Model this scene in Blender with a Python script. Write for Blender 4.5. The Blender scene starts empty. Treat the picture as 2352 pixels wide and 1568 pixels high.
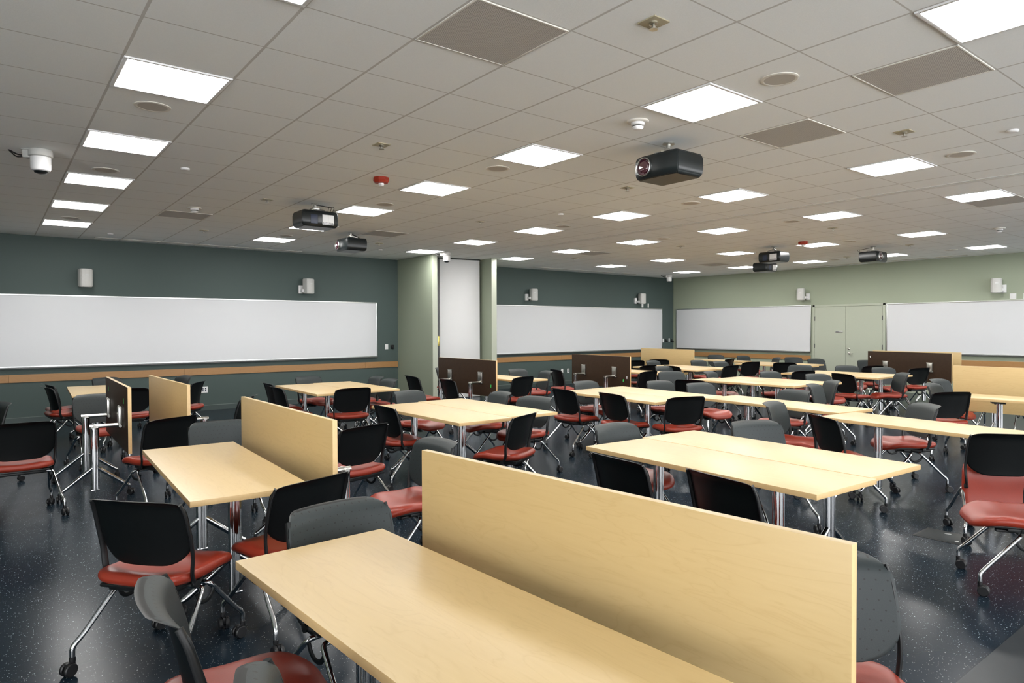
import bpy, bmesh, math, random
from mathutils import Vector, Matrix
PI = math.pi
COL = bpy.context.scene.collection
random.seed(7)

# ------------------------------------------------------------------ materials
def mat(name):
    m = bpy.data.materials.new(name); m.use_nodes = True
    nt = m.node_tree
    return m, nt, nt.nodes['Principled BSDF']
def link(nt, a, b): nt.links.new(a, b)
def node(nt, t, **kw):
    n = nt.nodes.new(t)
    for k, v in kw.items():
        if k in n.inputs: n.inputs[k].default_value = v
        else: setattr(n, k, v)
    return n
def simple(name, col, rough=.5, metal=0., spec=.5, noise=0., nscale=40., bump=0., coat=0.):
    m, nt, b = mat(name)
    b.inputs['Base Color'].default_value = (*col, 1); b.inputs['Roughness'].default_value = rough
    b.inputs['Metallic'].default_value = metal; b.inputs['Specular IOR Level'].default_value = spec
    b.inputs['Coat Weight'].default_value = coat
    if noise or bump:
        tc = node(nt, 'ShaderNodeTexCoord'); n = node(nt, 'ShaderNodeTexNoise'); n.inputs['Scale'].default_value = nscale
        n.inputs['Detail'].default_value = 4
        link(nt, tc.outputs['Object'], n.inputs['Vector'])
        if noise:
            r = node(nt, 'ShaderNodeMapRange'); r.inputs['To Min'].default_value = 1 - noise; r.inputs['To Max'].default_value = 1 + noise
            link(nt, n.outputs['Fac'], r.inputs['Value'])
            mx = node(nt, 'ShaderNodeVectorMath', operation='SCALE'); mx.inputs[0].default_value = col
            link(nt, r.outputs['Result'], mx.inputs['Scale']); link(nt, mx.outputs['Vector'], b.inputs['Base Color'])
        if bump:
            bp = node(nt, 'ShaderNodeBump'); bp.inputs['Strength'].default_value = bump; bp.inputs['Distance'].default_value = .002
            link(nt, n.outputs['Fac'], bp.inputs['Height']); link(nt, bp.outputs['Normal'], b.inputs['Normal'])
    return m

M = {}
M['teal'] = simple('teal_paint', (.062, .088, .083), .62, spec=.35, noise=.05, nscale=200, bump=.12)
M['green'] = simple('sage_paint', (.315, .355, .268), .6, spec=.35, noise=.04, nscale=200, bump=.12)
M['greentrim_lit_end'] = simple('sage_enamel_and_lit_end', (.39, .42, .34), .42, noise=.02)
M['base'] = simple('teal_baseboard', (.05, .07, .068), .42)
M['ledge'] = simple('baseboard_edge', (.16, .19, .18), .4)
M['white'] = simple('whiteboard_enamel', (.60, .61, .625), .3, spec=.5, noise=.015, nscale=1.2)
M['panel'] = simple('pale_grey_laminate', (.60, .60, .60), .4, noise=.02, nscale=3)
M['alu'] = simple('brushed_aluminium', (.62, .64, .64), .34, metal=1)
M['darkalu'] = simple('dark_aluminium', (.10, .10, .10), .4, metal=.6)
M['chrome'] = simple('chrome', (.62, .63, .64), .09, metal=1)
M['nickel'] = simple('satin_nickel', (.58, .57, .53), .28, metal=1)
M['backblack'] = simple('smooth_black_shell', (.0035, .0045, .0048), .42, spec=.22)
M['black'] = simple('black_plastic', (.008, .009, .0095), .40, spec=.35, bump=.1, nscale=400)
M['caster'] = simple('caster_rubber', (.008, .008, .009), .42)
M['red'] = None
M['plate'] = simple('white_switch_plate', (.74, .74, .74), .35)
M['spk'] = simple('speaker_shell', (.50, .50, .48), .5, noise=.03)
M['spkgrille'] = simple('speaker_mesh', (.48, .45, .40), .7, noise=.1, nscale=300)
M['cream'] = simple('cream_device', (.70, .68, .62), .5)
M['tan'] = simple('tan_plate', (.40, .36, .25), .4, metal=.2)
M['grille'] = None
M['alarm'] = simple('alarm_red', (.30, .025, .010), .4)
M['glass'] = simple('lens_glass', (.05, .012, .02), .05, spec=1.0, coat=1)
M['projector'] = simple('projector_shell', (.007, .010, .011), .30, spec=.45)
M['cable'] = simple('cable_black', (.01, .01, .01), .5)
M['greentag'] = simple('green_tag', (.05, .60, .12), .5)
M['brass'] = simple('brass', (.5, .4, .12), .3, metal=1)
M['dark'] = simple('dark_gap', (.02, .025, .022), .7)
M['blue'] = simple('blue_label', (.012, .02, .05), .4)
M['print'] = simple('label_ink', (.06, .06, .07), .5)
M['amber'] = simple('amber_mark', (.7, .35, .05), .5)
M['patch'] = simple('grey_floor_patch', (.020, .026, .030), .3, spec=.15, noise=.1, nscale=60)

# red vinyl
m, nt, b = mat('red_vinyl')
tc = node(nt, 'ShaderNodeTexCoord'); n = node(nt, 'ShaderNodeTexNoise'); n.inputs['Scale'].default_value = 260
cr = node(nt, 'ShaderNodeValToRGB'); cr.color_ramp.elements[0].color = (.225, .024, .011, 1); cr.color_ramp.elements[1].color = (.28, .033, .016, 1)
link(nt, tc.outputs['Object'], n.inputs['Vector']); link(nt, n.outputs['Fac'], cr.inputs['Fac']); link(nt, cr.outputs['Color'], b.inputs['Base Color'])
bp = node(nt, 'ShaderNodeBump'); bp.inputs['Strength'].default_value = .1; bp.inputs['Distance'].default_value = .001
link(nt, n.outputs['Fac'], bp.inputs['Height']); link(nt, bp.outputs['Normal'], b.inputs['Normal'])
b.inputs['Roughness'].default_value = .36; b.inputs['Specular IOR Level'].default_value = .38
M['red'] = m

# perforated charcoal shell of the chair backs
m, nt, b = mat('charcoal_perforated_shell')
tc = node(nt, 'ShaderNodeTexCoord'); sp = node(nt, 'ShaderNodeSeparateXYZ'); link(nt, tc.outputs['Object'], sp.inputs[0])
def mth(op, a, bb=None, c=None):
    q = node(nt, 'ShaderNodeMath', operation=op)
    for i, v in enumerate((a, bb, c)):
        if v is None: continue
        if isinstance(v, (int, float)): q.inputs[i].default_value = v
        else: link(nt, v, q.inputs[i])
    return q.outputs[0]
zs = mth('DIVIDE', sp.outputs['Z'], .030); row = mth('FLOOR', zs)
xo = mth('ADD', mth('DIVIDE', sp.outputs['X'], .034), mth('MULTIPLY', mth('MODULO', row, 2.0), .5))
dx = mth('SUBTRACT', mth('FRACT', xo), .5); dz = mth('SUBTRACT', mth('FRACT', zs), .5)
d2 = mth('ADD', mth('MULTIPLY', dx, dx), mth('MULTIPLY', dz, dz)); dot = mth('LESS_THAN', d2, .0085)
mx = node(nt, 'ShaderNodeMix', data_type='RGBA'); mx.inputs[6].default_value = (.021, .028, .029, 1); mx.inputs[7].default_value = (.010, .010, .010, 1)
link(nt, dot, mx.inputs[0]); link(nt, mx.outputs[2], b.inputs['Base Color'])
n = node(nt, 'ShaderNodeTexNoise'); n.inputs['Scale'].default_value = 500; link(nt, tc.outputs['Object'], n.inputs['Vector'])
bp = node(nt, 'ShaderNodeBump'); bp.inputs['Strength'].default_value = .25; bp.inputs['Distance'].default_value = .001
link(nt, mth('SUBTRACT', n.outputs['Fac'], mth('MULTIPLY', dot, 2.)), bp.inputs['Height']); link(nt, bp.outputs['Normal'], b.inputs['Normal'])
b.inputs['Roughness'].default_value = .5; b.inputs['Specular IOR Level'].default_value = .35
M['shell'] = m

# maple laminate
def wood(name, c0, c1, rough, axis=1, sc=1.0, sw=.32):
    m, nt, b = mat(name)
    tc = node(nt, 'ShaderNodeTexCoord'); mp = node(nt, 'ShaderNodeMapping')
    s = [9., 9., 9.]; s[axis] = 1.6; mp.inputs['Scale'].default_value = [v * sc for v in s]
    link(nt, tc.outputs['Object'], mp.inputs['Vector'])
    n = node(nt, 'ShaderNodeTexNoise'); n.inputs['Scale'].default_value = 1.3; n.inputs['Detail'].default_value = 3; n.inputs['Distortion'].default_value = .8
    link(nt, mp.outputs['Vector'], n.inputs['Vector'])
    w = node(nt, 'ShaderNodeMath', operation='MULTIPLY'); w.inputs[1].default_value = 14.; link(nt, n.outputs['Fac'], w.inputs[0])
    fr = node(nt, 'ShaderNodeMath', operation='PINGPONG'); fr.inputs[1].default_value = 1.; link(nt, w.outputs[0], fr.inputs[0])
    pw = node(nt, 'ShaderNodeMath', operation='POWER'); pw.inputs[1].default_value = 6.; link(nt, fr.outputs[0], pw.inputs[0])
    f = node(nt, 'ShaderNodeTexNoise'); f.inputs['Scale'].default_value = 60; f.inputs['Detail'].default_value = 3
    mp2 = node(nt, 'ShaderNodeMapping'); s2 = [1., 1., 1.]; s2[axis] = .08; mp2.inputs['Scale'].default_value = s2
    link(nt, tc.outputs['Object'], mp2.inputs['Vector']); link(nt, mp2.outputs['Vector'], f.inputs['Vector'])
    a1 = node(nt, 'ShaderNodeMath', operation='MULTIPLY'); a1.inputs[1].default_value = sw; link(nt, pw.outputs[0], a1.inputs[0])
    a2 = node(nt, 'ShaderNodeMath', operation='MULTIPLY_ADD'); a2.inputs[1].default_value = .5; link(nt, f.outputs['Fac'], a2.inputs[0]); link(nt, a1.outputs[0], a2.inputs[2])
    cr = node(nt, 'ShaderNodeValToRGB'); cr.color_ramp.elements[0].position = .1; cr.color_ramp.elements[0].color = (*c0, 1)
    cr.color_ramp.elements[1].position = 1.; cr.color_ramp.elements[1].color = (*c1, 1)
    link(nt, a2.outputs[0], cr.inputs['Fac']); link(nt, cr.outputs['Color'], b.inputs['Base Color'])
    b.inputs['Roughness'].default_value = rough
    return m
M['maple'] = wood('maple_laminate', (.565, .405, .182), (.47, .315, .125), .46)
_p = M['maple'].node_tree.nodes['Principled BSDF']; _p.inputs['Specular IOR Level'].default_value = .6; _p.inputs['Coat Weight'].default_value = .6; _p.inputs['Coat Roughness'].default_value = .42
M['edge'] = wood('maple_edge_band', (.66, .46, .22), (.58, .39, .18), .45)
M['oak'] = wood('oak_rail', (.36, .19, .07), (.27, .13, .04), .45, axis=0, sc=1.5)
M['oaky'] = wood('oak_rail_back', (.36, .19, .07), (.27, .13, .04), .45, axis=1, sc=1.5)
M['brown'] = simple('dark_brown_backing', (.038, .020, .010), .55, spec=.25, noise=.25, nscale=25)

# rubber floor: near-black navy with fine pale flecks, waxed
m, nt, b = mat('flecked_rubber_floor')
tc = node(nt, 'ShaderNodeTexCoord')
v = node(nt, 'ShaderNodeTexVoronoi'); v.inputs['Scale'].default_value = 62; link(nt, tc.outputs['Object'], v.inputs['Vector'])
v2 = node(nt, 'ShaderNodeTexVoronoi'); v2.inputs['Scale'].default_value = 120; link(nt, tc.outputs['Object'], v2.inputs['Vector'])
def fleck(vn, thr, keep):
    lt = mth('LESS_THAN', vn.outputs['Distance'], thr)
    sx = node(nt, 'ShaderNodeSeparateColor'); link(nt, vn.outputs['Color'], sx.inputs[0])
    return mth('MULTIPLY', lt, mth('MULTIPLY', mth('GREATER_THAN', sx.outputs[0], keep), sx.outputs[1]))
fl = mth('ADD', fleck(v, .16, .72), fleck(v2, .20, .75))
big = node(nt, 'ShaderNodeTexNoise'); big.inputs['Scale'].default_value = 1.2; big.inputs['Detail'].default_value = 5; link(nt, tc.outputs['Object'], big.inputs['Vector'])
cr = node(nt, 'ShaderNodeValToRGB'); cr.color_ramp.elements[0].color = (.007, .013, .020, 1); cr.color_ramp.elements[1].color = (.012, .021, .031, 1)
link(nt, big.outputs['Fac'], cr.inputs['Fac'])
mx = node(nt, 'ShaderNodeMix', data_type='RGBA'); mx.inputs[7].default_value = (.50, .56, .56, 1)
link(nt, fl, mx.inputs[0]); link(nt, cr.outputs['Color'], mx.inputs[6]); link(nt, mx.outputs[2], b.inputs['Base Color'])
rr = node(nt, 'ShaderNodeMapRange'); rr.inputs['To Min'].default_value = .18; rr.inputs['To Max'].default_value = .26
n2 = node(nt, 'ShaderNodeTexNoise'); n2.inputs['Scale'].default_value = 5; n2.inputs['Detail'].default_value = 6; link(nt, tc.outputs['Object'], n2.inputs['Vector'])
link(nt, n2.outputs['Fac'], rr.inputs['Value']); link(nt, rr.outputs['Result'], b.inputs['Roughness'])
b.inputs['Specular IOR Level'].default_value = .06
M['floor'] = m

# suspended ceiling: 2 ft mineral tiles; T-bar lines greyed, their tile-edge shadow put into the colour
TILE = .6096
m, nt, b = mat('ceiling_tiles')
tc = node(nt, 'ShaderNodeTexCoord'); sp = node(nt, 'ShaderNodeSeparateXYZ'); link(nt, tc.outputs['Object'], sp.inputs[0])
def gl(o, half):
    q = mth('FRACT', mth('ADD', mth('DIVIDE', o, TILE), .5)); return mth('LESS_THAN', mth('ABSOLUTE', mth('SUBTRACT', q, .5)), half)
g1 = mth('MAXIMUM', gl(sp.outputs['X'], .0135), gl(sp.outputs['Y'], .008))
n = node(nt, 'ShaderNodeTexNoise'); n.inputs['Scale'].default_value = 160; n.inputs['Detail'].default_value = 3; link(nt, tc.outputs['Object'], n.inputs['Vector'])
cr = node(nt, 'ShaderNodeValToRGB'); cr.color_ramp.elements[0].color = (.81, .835, .83, 1); cr.color_ramp.elements[1].color = (.90, .925, .92, 1)
link(nt, n.outputs['Fac'], cr.inputs['Fac'])
mx = node(nt, 'ShaderNodeMix', data_type='RGBA'); mx.inputs[7].default_value = (.57, .565, .54, 1)
link(nt, g1, mx.inputs[0]); link(nt, cr.outputs['Color'], mx.inputs[6]); link(nt, mx.outputs[2], b.inputs['Base Color'])
bp = node(nt, 'ShaderNodeBump'); bp.inputs['Strength'].default_value = .3; bp.inputs['Distance'].default_value = .002
link(nt, n.outputs['Fac'], bp.inputs['Height']); link(nt, bp.outputs['Normal'], b.inputs['Normal'])
b.inputs['Roughness'].default_value = .8; b.inputs['Specular IOR Level'].default_value = .2
M['ceiling'] = m

# perforated return-air grille
m, nt, b = mat('perforated_grille')
tc = node(nt, 'ShaderNodeTexCoord'); sp = node(nt, 'ShaderNodeSeparateXYZ'); link(nt, tc.outputs['Object'], sp.inputs[0])
gx = mth('SUBTRACT', mth('FRACT', mth('DIVIDE', sp.outputs['X'], .0085)), .5); gy = mth('SUBTRACT', mth('FRACT', mth('DIVIDE', sp.outputs['Y'], .0085)), .5)
dt = mth('LESS_THAN', mth('ADD', mth('MULTIPLY', gx, gx), mth('MULTIPLY', gy, gy)), .11)
mx = node(nt, 'ShaderNodeMix', data_type='RGBA'); mx.inputs[6].default_value = (.62, .60, .56, 1); mx.inputs[7].default_value = (.14, .13, .12, 1)
link(nt, dt, mx.inputs[0]); link(nt, mx.outputs[2], b.inputs['Base Color']); b.inputs['Roughness'].default_value = .6
M['grille'] = m

EMIT = 9.0
m, nt, b = mat('light_diffuser'); b.inputs['Base Color'].default_value = (.9, .9, .9, 1)
b.inputs['Emission Color'].default_value = (1., .985, .955, 1); b.inputs['Emission Strength'].default_value = EMIT
M['lamp'] = m

# ------------------------------------------------------------------ mesh helpers
def new(name, bm, mats, parent=None, smooth=True, loc=None, rotz=None):
    me = bpy.data.meshes.new(name); bmesh.ops.recalc_face_normals(bm, faces=bm.faces); bm.to_mesh(me); bm.free()
    for x in (mats if isinstance(mats, (list, tuple)) else [mats]): me.materials.append(x)
    if smooth:
        me.polygons.foreach_set('use_smooth', [True] * len(me.polygons))
        try: me.set_sharp_from_angle(angle=math.radians(38))
        except Exception: pass
    o = bpy.data.objects.new(name, me); COL.objects.link(o)
    if parent: o.parent = parent
    if loc is not None: o.location = loc
    if rotz is not None: o.rotation_euler = (0, 0, rotz)
    return o
def box(bm, x0, x1, y0, y1, z0, z1, bev=0., mi=0, seg=2):
    r = bmesh.ops.create_cube(bm, size=1.); vs = r['verts']
    for v in vs: v.co = ((x0 + x1) / 2 + v.co.x * (x1 - x0), (y0 + y1) / 2 + v.co.y * (y1 - y0), (z0 + z1) / 2 + v.co.z * (z1 - z0))
    fs = set(f for v in vs for f in v.link_faces)
    for f in fs: f.material_index = mi
    if bev:
        es = list(set(e for v in vs for e in v.link_edges))
        bmesh.ops.bevel(bm, geom=es, offset=bev, segments=seg, profile=.6, affect='EDGES', clamp_overlap=True)
    return vs
def rpath(pts, r=.03, n=5):
    pts = [Vector(p) for p in pts]; out = [pts[0]]
    for a, p, c in zip(pts, pts[1:], pts[2:]):
        d1 = (a - p); d2 = (c - p); k = min(r, d1.length * .45, d2.length * .45)
        s = p + d1.normalized() * k; e = p + d2.normalized() * k
        for i in range(n + 1):
            t = i / n; out.append(s * (1 - t) ** 2 + p * 2 * t * (1 - t) + e * t * t)
    out.append(pts[-1]); return out
def tube(bm, pts, r, n=10, rx=None, cap=True, mi=0, taper=None):
    pts = [Vector(p) for p in pts]; rx = rx or r; rings = []; up = None
    for i, p in enumerate(pts):
        t = ((pts[min(i + 1, len(pts) - 1)] - pts[max(i - 1, 0)])).normalized()
        if up is None:
            up = Vector((0, 0, 1)) if abs(t.z) < .9 else Vector((0, 1, 0))
        s = t.cross(up).normalized(); up = s.cross(t).normalized()
        k = 1. if taper is None else 1 + (taper - 1) * i / (len(pts) - 1)
        rings.append([bm.verts.new(p + (s * math.cos(a) * rx + up * math.sin(a) * r) * k) for a in [2 * PI * j / n for j in range(n)]])
    for a, b_ in zip(rings, rings[1:]):
        for j in range(n): f = bm.faces.new((a[j], a[(j + 1) % n], b_[(j + 1) % n], b_[j])); f.material_index = mi
    if cap:
        f = bm.faces.new(rings[0][::-1]); f.material_index = mi; f = bm.faces.new(rings[-1]); f.material_index = mi
def lathe(bm, prof, cx=0, cy=0, cz=0, axis='z', n=24, mi=0):
    rings = []
    for r, h in prof:
        ring = []
        for j in range(n):
            a = 2 * PI * j / n; c, s = math.cos(a) * r, math.sin(a) * r
            co = {'z': (c, s, h), 'x': (h, c, s), 'y': (c, h, s)}[axis]
            ring.append(bm.verts.new((co[0] + cx, co[1] + cy, co[2] + cz)))
        rings.append(ring)
    for a, b_ in zip(rings, rings[1:]):
        for j in range(n): f = bm.faces.new((a[j], a[(j + 1) % n], b_[(j + 1) % n], b_[j])); f.material_index = mi
    f = bm.faces.new(rings[0]); f.material_index = mi; f = bm.faces.new(rings[-1]); f.material_index = mi
def rrect(w, h, rtop, rbot, n=8):
    """rounded outline, x across, y up, centred in x, from y=0 to y=h"""
    P = []
    for cx, cy, r, a0 in ((w - rbot, rbot, rbot, -90), (w - rtop, h - rtop, rtop, 0), (-w + rtop, h - rtop, rtop, 90), (-w + rbot, rbot, rbot, 180)):
        for i in range(n + 1):
            a = math.radians(a0 + 90 * i / n); P.append((cx + math.cos(a) * r, cy + math.sin(a) * r))
    return P
def densify(P, d):
    out = []
    for i, p in enumerate(P):
        q = P[(i + 1) % len(P)]; L = math.hypot(q[0] - p[0], q[1] - p[1]); k = max(1, int(L / d))
        for j in range(k): out.append((p[0] + (q[0] - p[0]) * j / k, p[1] + (q[1] - p[1]) * j / k))
    return out
def tagged(o, label, cat, group=None):
    o['label'] = label; o['category'] = cat
    if group: o['group'] = group
    return o
def empty(name, x, y, z=0., rz=0., label=None, cat=None, group=None):
    o = bpy.data.objects.new(name, None); COL.objects.link(o); o.location = (x, y, z); o.rotation_euler = (0, 0, rz)
    o.empty_display_size = .1
    if label: tagged(o, label, cat, group)
    return o
def struct(name, bm, mats, loc=None):
    o = new(name, bm, mats, smooth=False, loc=loc); o['kind'] = 'structure'; return o
KIDS = {}
def kids(o):
    return [c for c in KIDS.get(o.name, [])]
def register():
    KIDS.clear()
    for o in bpy.data.objects:
        if o.parent: KIDS.setdefault(o.parent.name, []).append(o)
def copy_tree(o, parent=None):
    c = o.copy(); COL.objects.link(c)
    if parent: c.parent = parent
    for ch in kids(o): copy_tree(ch, c)
    return c
B = bmesh.new
# ------------------------------------------------------------------ nesting chair
def caster_bm(x, y, ang=0.):
    bm = B(); c, s = math.cos(ang), math.sin(ang)
    for k in (-1, 1):
        b2 = B(); lathe(b2, [(.010, -.009), (.026, -.009), (.030, -.005), (.030, .005), (.026, .009), (.010, .009)], axis='x', n=20)
        bmesh.ops.translate(b2, vec=(k * .0155, -.018, .0302), verts=b2.verts); me = bpy.data.meshes.new('t'); b2.to_mesh(me); b2.free(); bm.from_mesh(me); bpy.data.meshes.remove(me)
    # hood and stem
    lathe(bm, [(.006, -.022), (.006, .022)], cy=-.018, cz=.030, axis='x', n=8)
    box(bm, -.006, .006, -.034, .012, .030, .062, .004)
    lathe(bm, [(.012, .056), (.013, .062), (.013, .078), (.009, .082)], n=14)
    for v in bm.verts:
        X, Y = v.co.x, v.co.y; v.co.x = x + X * c - Y * s; v.co.y = y + X * s + Y * c
    return bm
def seat_bm():
    bm = B(); P = densify(rrect(.222, .49, .13, .08, 10), .03); cy = .24
    P = [(x * (1.0 + .05 * math.sin(PI * min(1, max(0, y / .49)))), y) for x, y in P]
    def z0(x, y):
        f = max(0., (y - .30) / .19); rr = max(0., (.10 - y) / .10)
        return .455 - .040 * f * f + .006 * rr + .016 * (x / .23) ** 2 - .010 * math.exp(-((y - .2) / .12) ** 2) 
    prof = [(.0, 0), (.2, 0), (.4, 0), (.6, 0), (.75, 0), (.86, -.002), (.93, -.007), (.975, -.016), (1., -.030), (1., -.040), (.975, -.052), (.93, -.058), (.6, -.060), (.2, -.060), (.0, -.060)]
    rings = []
    for s, dz in prof:
        if s == 0: rings.append([bm.verts.new((0, cy - .22, z0(0, cy) + dz))]); continue
        rings.append([bm.verts.new((x * s, cy + (y - cy) * s - .22, z0(x * s, cy + (y - cy) * s) + dz)) for x, y in P])
    n = len(P)
    for a, b_ in zip(rings, rings[1:]):
        for j in range(n):
            k = (j + 1) % n
            if len(a) == 1: bm.faces.new((a[0], b_[j], b_[k]))
            elif len(b_) == 1: bm.faces.new((a[j], a[k], b_[0]))
            else: bm.faces.new((a[j], a[k], b_[k], b_[j]))
    return bm
def back_bm():
    bm = B(); W, HH = .243, .338; P = densify(rrect(W, HH, .082, .145, 10), .025); cz = .18
    def pos(x, z, off):
        zz = z; lip = max(0., (z - (HH - .062)) / .062)
        y = -.150 - .072 * (max(z, 0) / HH) ** 1.2 + .055 * (x / W) ** 2 * (1 - .3 * z / HH) - .056 * lip ** 2.2
        zz = z - .012 * lip ** 3 - .012 * (abs(x) / W) ** 3 * (z / HH)
        return (x, y + off, .482 + zz)
    scal = [0, .15, .3, .45, .6, .72, .82, .9, .95, .985, 1.]
    S = []
    for off, inset in ((.005, 1.), (-.005, 1.)):
        rr = []
        for s in scal:
            if s == 0: rr.append([bm.verts.new(pos(0, cz, off))])
            else: rr.append([bm.verts.new(pos(x * s, cz + (z - cz) * s, off * (1 if s < .99 else .55))) for x, z in P])
        n = len(P)
        for a, b_ in zip(rr, rr[1:]):
            for j in range(n):
                k = (j + 1) % n
                if len(a) == 1: bm.faces.new((a[0], b_[j], b_[k]))
                else: bm.faces.new((a[j], a[k], b_[k], b_[j]))
        S.append(rr[-1])
    n = len(P)
    for j in range(n):
        k = (j + 1) % n; bm.faces.new((S[0][j], S[0][k], S[1][k], S[1][j]))
    return bm
def make_chair(folded=False):
    root = empty('nesting_chair', 0, 0)
    st = seat_bm(); pan = B()
    box(pan, -.19, .19, -.20, .20, .385, .404, .008); box(pan, -.17, .17, -.17, .09, .362, .386, .008)
    box(pan, -.14, -.10, -.12, .14, .352, .366, .003); box(pan, .10, .14, -.12, .14, .352, .366, .003)
    if folded:
        for q in (st, pan):
            bmesh.ops.rotate(q, cent=(0, -.03, .43), matrix=Matrix.Rotation(math.radians(86), 3, 'X'), verts=q.verts)
            bmesh.ops.translate(q, vec=(0, -.02, -.12), verts=q.verts)
    s_ = new('seat', st, M['red'], root); new('seat_pan', pan, M['black'], root)
    bk = new('backrest', back_bm(), [M['shell'], M['backblack']], root)
    for f in bk.data.polygons: f.material_index = 0 if f.normal.y > .25 else 1
    for sx in (-1, 1):
        u = B(); tube(u, rpath([(sx * .17, .02, .378), (sx * .205, -.06, .370), (sx * .230, -.118, .43), (sx * .239, -.118, .53), (sx * .241, -.138, .62), (sx * .238, -.168, .73), (sx * .230, -.190, .78)], .06, 6), .017, 12, rx=.010, taper=.7)
        new('back_upright', u, M['black'], root)
        for fr in (0, 1):
            l = B()
            if fr: pts = [(sx * .06, .035, .352), (sx * .205, .035, .352), (sx * .222, .205, .165), (sx * .236, .245, .125), (sx * .236, .245, .082)]
            else: pts = [(sx * .05, -.035, .356), (sx * .225, -.035, .356), (sx * .268, -.215, .165), (sx * .285, -.255, .125), (sx * .285, -.255, .082)]
            tube(l, rpath(pts, .028, 5), .0115, 12)
            lg = new('leg', l, M['chrome'], root)
            new('caster', caster_bm(pts[-1][0], pts[-1][1], random.uniform(-.5, .5) + (PI if fr else 0) * 0), M['caster'], lg)
        r = B(); a0, a1 = math.radians(190), math.radians(350)
        tube(r, [(sx * .210, .0 + .062 * math.cos(a0 + (a1 - a0) * i / 14), .338 + .062 * math.sin(a0 + (a1 - a0) * i / 14)) for i in range(15)], .011, 8, rx=.007)
        new('hinge_ring', r, M['black'], root)
        k = B(); lathe(k, [(.010, -.012), (.018, -.010), (.018, .010), (.010, .012)], cx=sx * .216, cy=-.075, cz=.385, axis='x', n=14)
        new('pivot_cap', k, M['black'], root)
    return root

# ------------------------------------------------------------------ flip-top table
TW, TL, TH = .60, 1.76, .72
def make_table(flip=False, wood_neg=True):
    """flat: top level at TH. flip: the top stands on edge; its maple face looks to -x (wood_neg) or +x"""
    root = empty('flip_top_table', 0, 0)
    sgn = 1 if wood_neg else -1           # posts stand on the backing side
    off = .0 if not flip else .235 * sgn
    top = B()
    if not flip:
        box(top, -TW / 2, TW / 2, -TL / 2, TL / 2, TH - .030, TH, .0025)
        t = new('tabletop', top, [M['maple'], M['edge'], M['brown']], root)
        for f in t.data.polygons: f.material_index = 0 if f.normal.z > .7 else (2 if f.normal.z < -.7 else 1)
    else:
        z0, z1 = 1.045 - TW, 1.045
        box(top, -.015, .015, -TL / 2, TL / 2, z0, z1, .0025)
        t = new('tabletop', top, [M['maple'], M['edge'], M['brown']], root)
        for f in t.data.polygons:
            q = f.normal.x * -sgn; f.material_index = 0 if q > .7 or f.normal.z > .7 else (2 if q < -.7 else 1)
    for k, py in enumerate((-.465, .465)):
        p = B(); tube(p, [(off, py, .085), (off, py, .655 if flip else .675)], .024, 20, rx=.036)
        for q in (-.018, .018): tube(p, [(off + q, py - .024, .09), (off + q, py - .024, .64)], .0045, 8)
        for q in (-.018, .018): tube(p, [(off + q, py + .024, .09), (off + q, py + .024, .64)], .0045, 8)
        box(p, off - .034, off + .034, py - .022, py + .022, .072, .088, .006)
        new('post', p, M['chrome'], root)
        br = B()
        if flip:
            # arm from post head to hinge, then a bracket up the backing
            tube(br, [(off + .04 * sgn, py, .668), (.035 * sgn, py, .668)], .018, 14)
            box(br, .014 * sgn if sgn > 0 else -.05, .05 if sgn > 0 else .014 * sgn, py - .055, py + .055, .66, .835, .012)
            tube(br, [(.034 * sgn, py - .066, .66), (.034 * sgn, py + .066, .66)], .013, 12)
            tube(br, [(.034 * sgn, py - .066, .835), (.034 * sgn, py + .066, .835)], .010, 12)
            tube(br, [(off, py - .05, .668), (off, py + .05, .668)], .014, 12)
            new('hinge_bracket', br, M['nickel'], root)
        else:
            box(br, -.20, .12, py - .045, py + .045, TH - .048, TH - .031, .004)
            tube(br, [(-.03, py - .07, TH - .062), (-.03, py + .07, TH - .062)], .014, 12)
            tube(br, [(-.18, py, TH - .058), (.10, py, TH - .058)], .012, 10)
            new('hinge_bracket', br, M['darkalu'], root)
        for s in (-1, 1):
            l = B(); x1 = off + s * .275
            tube(l, rpath([(off + s * .02, py, .285), (off + s * .245, py, .105), (x1, py, .088), (x1, py, .078)], .03, 4), .019, 12, rx=.019, taper=.6)
            lg = new('leg', l, M['chrome'], root)
            cb = caster_bm(x1, py, random.uniform(-1, 1) + (0 if s > 0 else PI)); new('caster', cb, M['caster'], lg)
    return root
def make_tag(table, y, z, m, tilt=0., sgn=1):
    b_ = B(); box(b_, .0152 * sgn - .0008, .0152 * sgn + .0012, -.011, .011, -.024, .024, .0)
    bmesh.ops.rotate(b_, cent=(0, 0, 0), matrix=Matrix.Rotation(tilt, 3, 'X'), verts=b_.verts); bmesh.ops.translate(b_, vec=(0, y, z), verts=b_.verts)
    return new('sticker', b_, m, table)
# ------------------------------------------------------------------ room shell
HC = 3.152; XW, YW = 15.43, 10.74; XL, YF = -6.8, -7.5; XT = 6.50; DA = -.048
f = B(); box(f, XL, XW, YF, YW, -.1, 0); struct('floor', f, M['floor'])
c = B(); box(c, XL, XT, YF, YW, HC, HC + .1); struct('ceiling', c, M['ceiling'])
c = B(); box(c, XT - DA, XW - DA, YF, YW, HC, HC + .1); struct('ceiling', c, M['ceiling'], loc=(DA, 0, 0))
w = B(); box(w, XL, XW, YW, YW + .12, 0, HC); struct('wall_left', w, M['teal'])
w = B(); box(w, XW, XW + .12, YF, YW, 0, HC); struct('wall_back', w, M['green'])
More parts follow.
